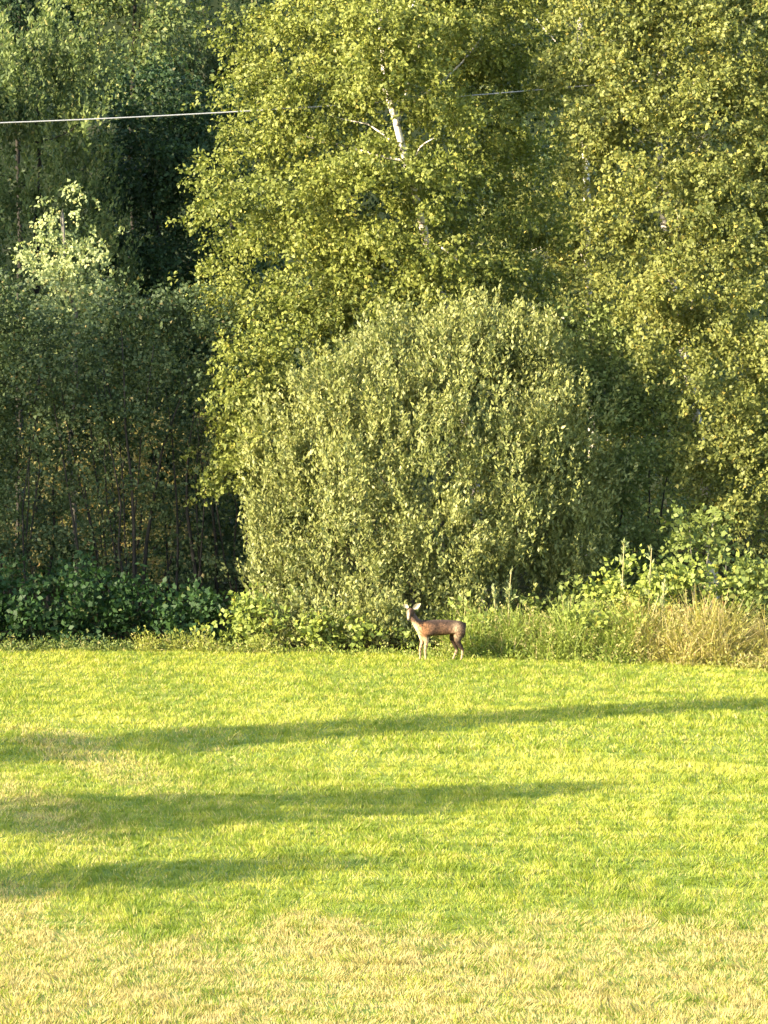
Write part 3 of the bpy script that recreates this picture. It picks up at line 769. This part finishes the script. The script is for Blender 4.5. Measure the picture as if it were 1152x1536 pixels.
# ---------------------------------------------------------------- overhead cable
M_cable = noise_mat('cable_sheath', [(0.3, (0.20, 0.205, 0.21)), (0.7, (0.26, 0.26, 0.26))], 30, 0.5, 3, spec=0.5)
dc = 65.7
ys = lambda px: 186.0 - 0.036 * px - 0.000031 * px * px
pts = [P(px, ys(px), dc) for px in np.linspace(-2600, 3600, 90)]
cb = tube('overhead_cable', pts, np.full(len(pts), 0.012), M_cable, None, 8)
tag(cb, 'thin pale overhead cable crossing the whole top of the view in front of the trees', 'cable')

# ---------------------------------------------------------------- the deer
S = 91.6
DY = 59.05
def dp(px, py, dy=0.0):
    return ((px - 660) / S, dy, (993 - py) / S)

J = [dp(689, 943.5), dp(670, 943), dp(651, 943.5), dp(638, 946), dp(628.5, 941, -0.02), dp(622, 932, -0.04), dp(617.5, 922, -0.05)]
R = [.120, .118, .128, .138, .092, .060, .048]
R = [r_ * 1.16 for r_ in R]
E = [(0, 1), (1, 2), (2, 3), (3, 4), (4, 5), (5, 6)]
def chain(start, pts, rad):
    prev = start
    for p, r in zip(pts, rad):
        J.append(p); R.append(r * (1.22 if r > 0.04 else 1.08)); E.append((prev, len(J) - 1)); prev = len(J) - 1
# head turned towards the camera
chain(6, [dp(615.5, 916, -0.09), dp(614.4, 921, -0.15), dp(613.3, 927, -0.205), dp(612.8, 930.5, -0.235)], [.056, .044, .030, .024])
# fore legs
chain(3, [dp(638, 954, -0.085), dp(640, 965, -0.085), dp(637.6, 978, -0.08), dp(638.6, 989.5, -0.08), dp(637.2, 993.6, -0.085)], [.066, .036, .021, .0145, .018])
chain(3, [dp(634, 954, 0.085), dp(634, 965, 0.085), dp(630.2, 978, 0.085), dp(630.6, 989.5, 0.09), dp(629.0, 993.6, 0.09)], [.066, .036, .021, .0145, .018])
# hind legs
chain(0, [dp(690, 951, -0.075), dp(685.5, 963, -0.085), dp(694.5, 977, -0.085), dp(692.6, 989.5, -0.085), dp(690.8, 993.6, -0.085)], [.086, .050, .024, .0155, .019])
chain(0, [dp(688, 951, 0.075), dp(680, 963, 0.085), dp(686.0, 977, 0.085), dp(681.0, 989.5, 0.085), dp(679.0, 993.6, 0.085)], [.086, .050, .024, .0155, .019])
# tail stub
chain(0, [dp(697.0, 938, 0.0), dp(699.2, 942, 0.0)], [.05, .02])
me = bpy.data.meshes.new('deer_skeleton')
me.from_pydata(J, E, [])
tmp = bpy.data.objects.new('deer_tmp', me)
COL.objects.link(tmp)
md = tmp.modifiers.new('skin', 'SKIN')
md.use_smooth_shade = True
me.skin_vertices[0].data[0].use_root = True
for i, r in enumerate(R):
    me.skin_vertices[0].data[i].radius = (r, r)
sb = tmp.modifiers.new('sub', 'SUBSURF'); sb.levels = 2; sb.render_levels = 2
dg = bpy.context.evaluated_depsgraph_get()
body_me = bpy.data.meshes.new_from_object(tmp.evaluated_get(dg))
bpy.data.objects.remove(tmp, do_unlink=True)
co = np.empty(len(body_me.vertices) * 3, dtype=np.float32); body_me.vertices.foreach_get('co', co); co = co.reshape(-1, 3)
sm = lambda a, b, x: np.clip((x - a) / (b - a), 0, 1) ** 2 * (3 - 2 * np.clip((x - a) / (b - a), 0, 1))
X, Y, Z = co[:, 0], co[:, 1], co[:, 2]
fur = np.array([0.072, 0.038, 0.021]); dark = np.array([0.024, 0.015, 0.010]); pale_c = np.array([0.38, 0.265, 0.155]); rust = np.array([0.17, 0.080, 0.032])
c = np.tile(fur, (len(co), 1)).astype(float)
def lay(c, colr, m):
    return c * (1 - m[:, None]) + np.asarray(colr) * m[:, None]
nz = noise(co, 14, 4)
c *= np.clip(1 + 0.35 * noise(co, 26, 9) + 0.3 * noise(co, 55, 2), 0.35, 2)[:, None]
c = lay(c, dark, 0.85 * sm(0.53, 0.66, Z + 0.03 * nz) * sm(-0.42, -0.30, X))                                   # dark back
c = lay(c, rust, 0.8 * sm(-0.14, -0.24, X + 0.02 * nz) * sm(0.66, 0.60, Z))                                   # rusty shoulder
c = lay(c, pale_c, sm(0.42, 0.37, Z + 0.015 * nz) * sm(0.33, 0.20, Z * 0 + 0.2) * sm(-0.5, -0.3, X) * (Z > 0.33))   # belly
c = lay(c, pale_c, 1.0 * np.exp(-(((X - 0.27) / 0.05) ** 2 + ((Z - 0.54) / 0.085) ** 2)) * (Y < 0))           # sun highlight painted on the haunch
c = lay(c, dark, 0.85 * sm(0.44, 0.36, Z) * sm(0.1, 0.2, X))
c = lay(c, pale_c, 0.8 * np.where(X > 0, sm(0.20, 0.14, Z + 0.02 * nz), sm(0.42, 0.34, Z)))                                                     # pale lower legs
c = lay(c, (0.48, 0.37, 0.22), 0.95 * sm(-0.32, -0.37, X + 0.25 * (Z - 0.5)) * sm(0.34, 0.38, Z) * sm(0.66, 0.58, Z))   # chest
c = lay(c, (0.38, 0.31, 0.20), 0.9 * sm(0.66, 0.60, Z) * sm(-0.43, -0.47, X))                                 # throat
c = lay(c, (0.10, 0.065, 0.05), 0.8 * sm(0.64, 0.68, Z) * sm(0.82, 0.76, Z) * sm(-0.485, -0.455, X) * sm(-0.16, -0.06, Y))   # shadow side of the neck painted dark
c = lay(c, (0.34, 0.26, 0.17), 0.85 * sm(-0.12, -0.17, Y) * sm(-0.495, -0.515, X))                            # sunlit side of the face painted pale
c = lay(c, (0.03, 0.022, 0.02), sm(-0.242, -0.252, Y))                                                       # nose
c = lay(c, (0.03, 0.025, 0.02), sm(0.022, 0.012, Z))                                                         # hooves
at = body_me.attributes.new('col', 'FLOAT_COLOR', 'POINT')
c4 = np.ones((len(co), 4), dtype=np.float32); c4[:, :3] = c
at.data.foreach_set('color', c4.ravel())
m, n_, out = mat_base('deer_coat')
a_ = n_.nodes.new("ShaderNodeAttribute"); a_.attribute_name = 'col'
tcn = n_.nodes.new("ShaderNodeTexCoord")
nzn = n_.nodes.new("ShaderNodeTexNoise"); nzn.inputs['Scale'].default_value = 38; nzn.inputs['Detail'].default_value = 5
mr = n_.nodes.new("ShaderNodeMapRange"); mr.inputs[1].default_value = 0.3; mr.inputs[2].default_value = 0.7; mr.inputs[3].default_value = 0.35; mr.inputs[4].default_value = 1.5
mu = n_.nodes.new("ShaderNodeMix"); mu.data_type = 'RGBA'; mu.blend_type = 'MULTIPLY'; mu.inputs[0].default_value = 1
pb = n_.nodes.new("ShaderNodeBsdfPrincipled"); pb.inputs['Roughness'].default_value = 0.75; pb.inputs['Specular IOR Level'].default_value = 0.2
bp = n_.nodes.new("ShaderNodeBump"); bp.inputs['Strength'].default_value = 0.5; bp.inputs['Distance'].default_value = 0.02
n_.links.new(tcn.outputs['Object'], nzn.inputs[0]); n_.links.new(nzn.outputs[0], mr.inputs[0])
n_.links.new(a_.outputs['Color'], mu.inputs[6]); n_.links.new(mr.outputs[0], mu.inputs[7])
n_.links.new(mu.outputs[2], pb.inputs['Base Color']); n_.links.new(nzn.outputs[0], bp.inputs['Height']); n_.links.new(bp.outputs[0], pb.inputs['Normal'])
n_.links.new(pb.outputs[0], out.inputs[0])
M_coat = m
body_me.materials.clear(); body_me.materials.append(M_coat)
body_me.polygons.foreach_set('use_smooth', np.ones(len(body_me.polygons), dtype=bool))
deer_x = (660 - 576) * DY / F
deer = thing('deer', 'brown deer standing at the lawn edge before the willow, head turned to the viewer', 'deer', (deer_x, DY, float(lawn_z(deer_x, DY)) + 0.0))
body = link('body', body_me, deer)
M_ear_in = noise_mat('ear_inner', [(0.3, (0.30, 0.24, 0.15)), (0.7, (0.42, 0.35, 0.23))], 30)
M_ear_out = noise_mat('ear_outer', [(0.3, (0.12, 0.06, 0.03)), (0.7, (0.18, 0.10, 0.055))], 30)
M_eye = noise_mat('eye_dark', [(0.3, (0.01, 0.008, 0.006)), (0.7, (0.02, 0.015, 0.01))], 5, 0.15, spec=0.6)


def ear(base, tip, wdt, mat):
    """cupped pointed ear: outer shell plus inner face"""
    base = np.array(base); tip = np.array(tip); ax = tip - base
    L = np.linalg.norm(ax); ax /= L
    sd = norm(np.cross(ax, np.array([0, -1.0, 0.15])))
    nm = np.cross(sd, ax)
    if nm[1] > 0: nm = -nm
    prof = [(0, .35), (.2, .8), (.45, 1.0), (.7, .78), (.9, .36), (1, .04)]
    vs, fs = [], []
    for layer, dep in ((0, 0.0), (1, 0.012)):
        for t_, w_ in prof:
            for s_ in (-1, -.5, 0, .5, 1):
                cup = (1 - s_ * s_) * 0.35 * wdt * w_
                vs.append(tuple(base + ax * L * t_ + sd * s_ * w_ * wdt * 0.5 - nm * (cup + dep * (1 - s_ * s_))))
    k = 5; N = len(prof) * k
    for i in range(len(prof) - 1):
        for j in range(4):
            a0 = i * k + j
            fs.append((a0, a0 + 1, a0 + k + 1, a0 + k)); fs.append((N + a0, N + a0 + k, N + a0 + k + 1, N + a0 + 1))
    me = bpy.data.meshes.new('ear'); me.from_pydata(vs, [], fs)
    me.materials.append(M_ear_in); me.materials.append(mat)
    for i, p in enumerate(me.polygons):
        p.material_index = i % 2; p.use_smooth = True
    return link('ear', me, deer)


ear(dp(619.5, 914.5, -0.09), dp(631.0, 906.0, -0.10), 0.085, M_ear_out)
ear(dp(612.5, 913.0, -0.09), dp(604.8, 907.5, -0.07), 0.07, M_ear_out)


def ball(name, c, r, mat, parent, sx=1):
    import bmesh
    bm = bmesh.new(); bmesh.ops.create_icosphere(bm, subdivisions=2, radius=r)
    for v in bm.verts: v.co = Vector((v.co.x * sx + c[0], v.co.y + c[1], v.co.z + c[2]))
    me = bpy.data.meshes.new(name); bm.to_mesh(me); bm.free(); me.materials.append(mat)
    me.polygons.foreach_set('use_smooth', np.ones(len(me.polygons), dtype=bool))
    return link(name, me, parent)


ball('eye', dp(618.0, 918.5, -0.135), 0.013, M_eye, deer)
ball('eye', dp(611.6, 918.5, -0.135), 0.013, M_eye, deer)
ball('nose', dp(612.7, 931.0, -0.252), 0.015, M_eye, deer, 1.2)

tot = sum(len(m_.polygons) for m_ in bpy.data.meshes)
print('POLYS', tot, STATS)
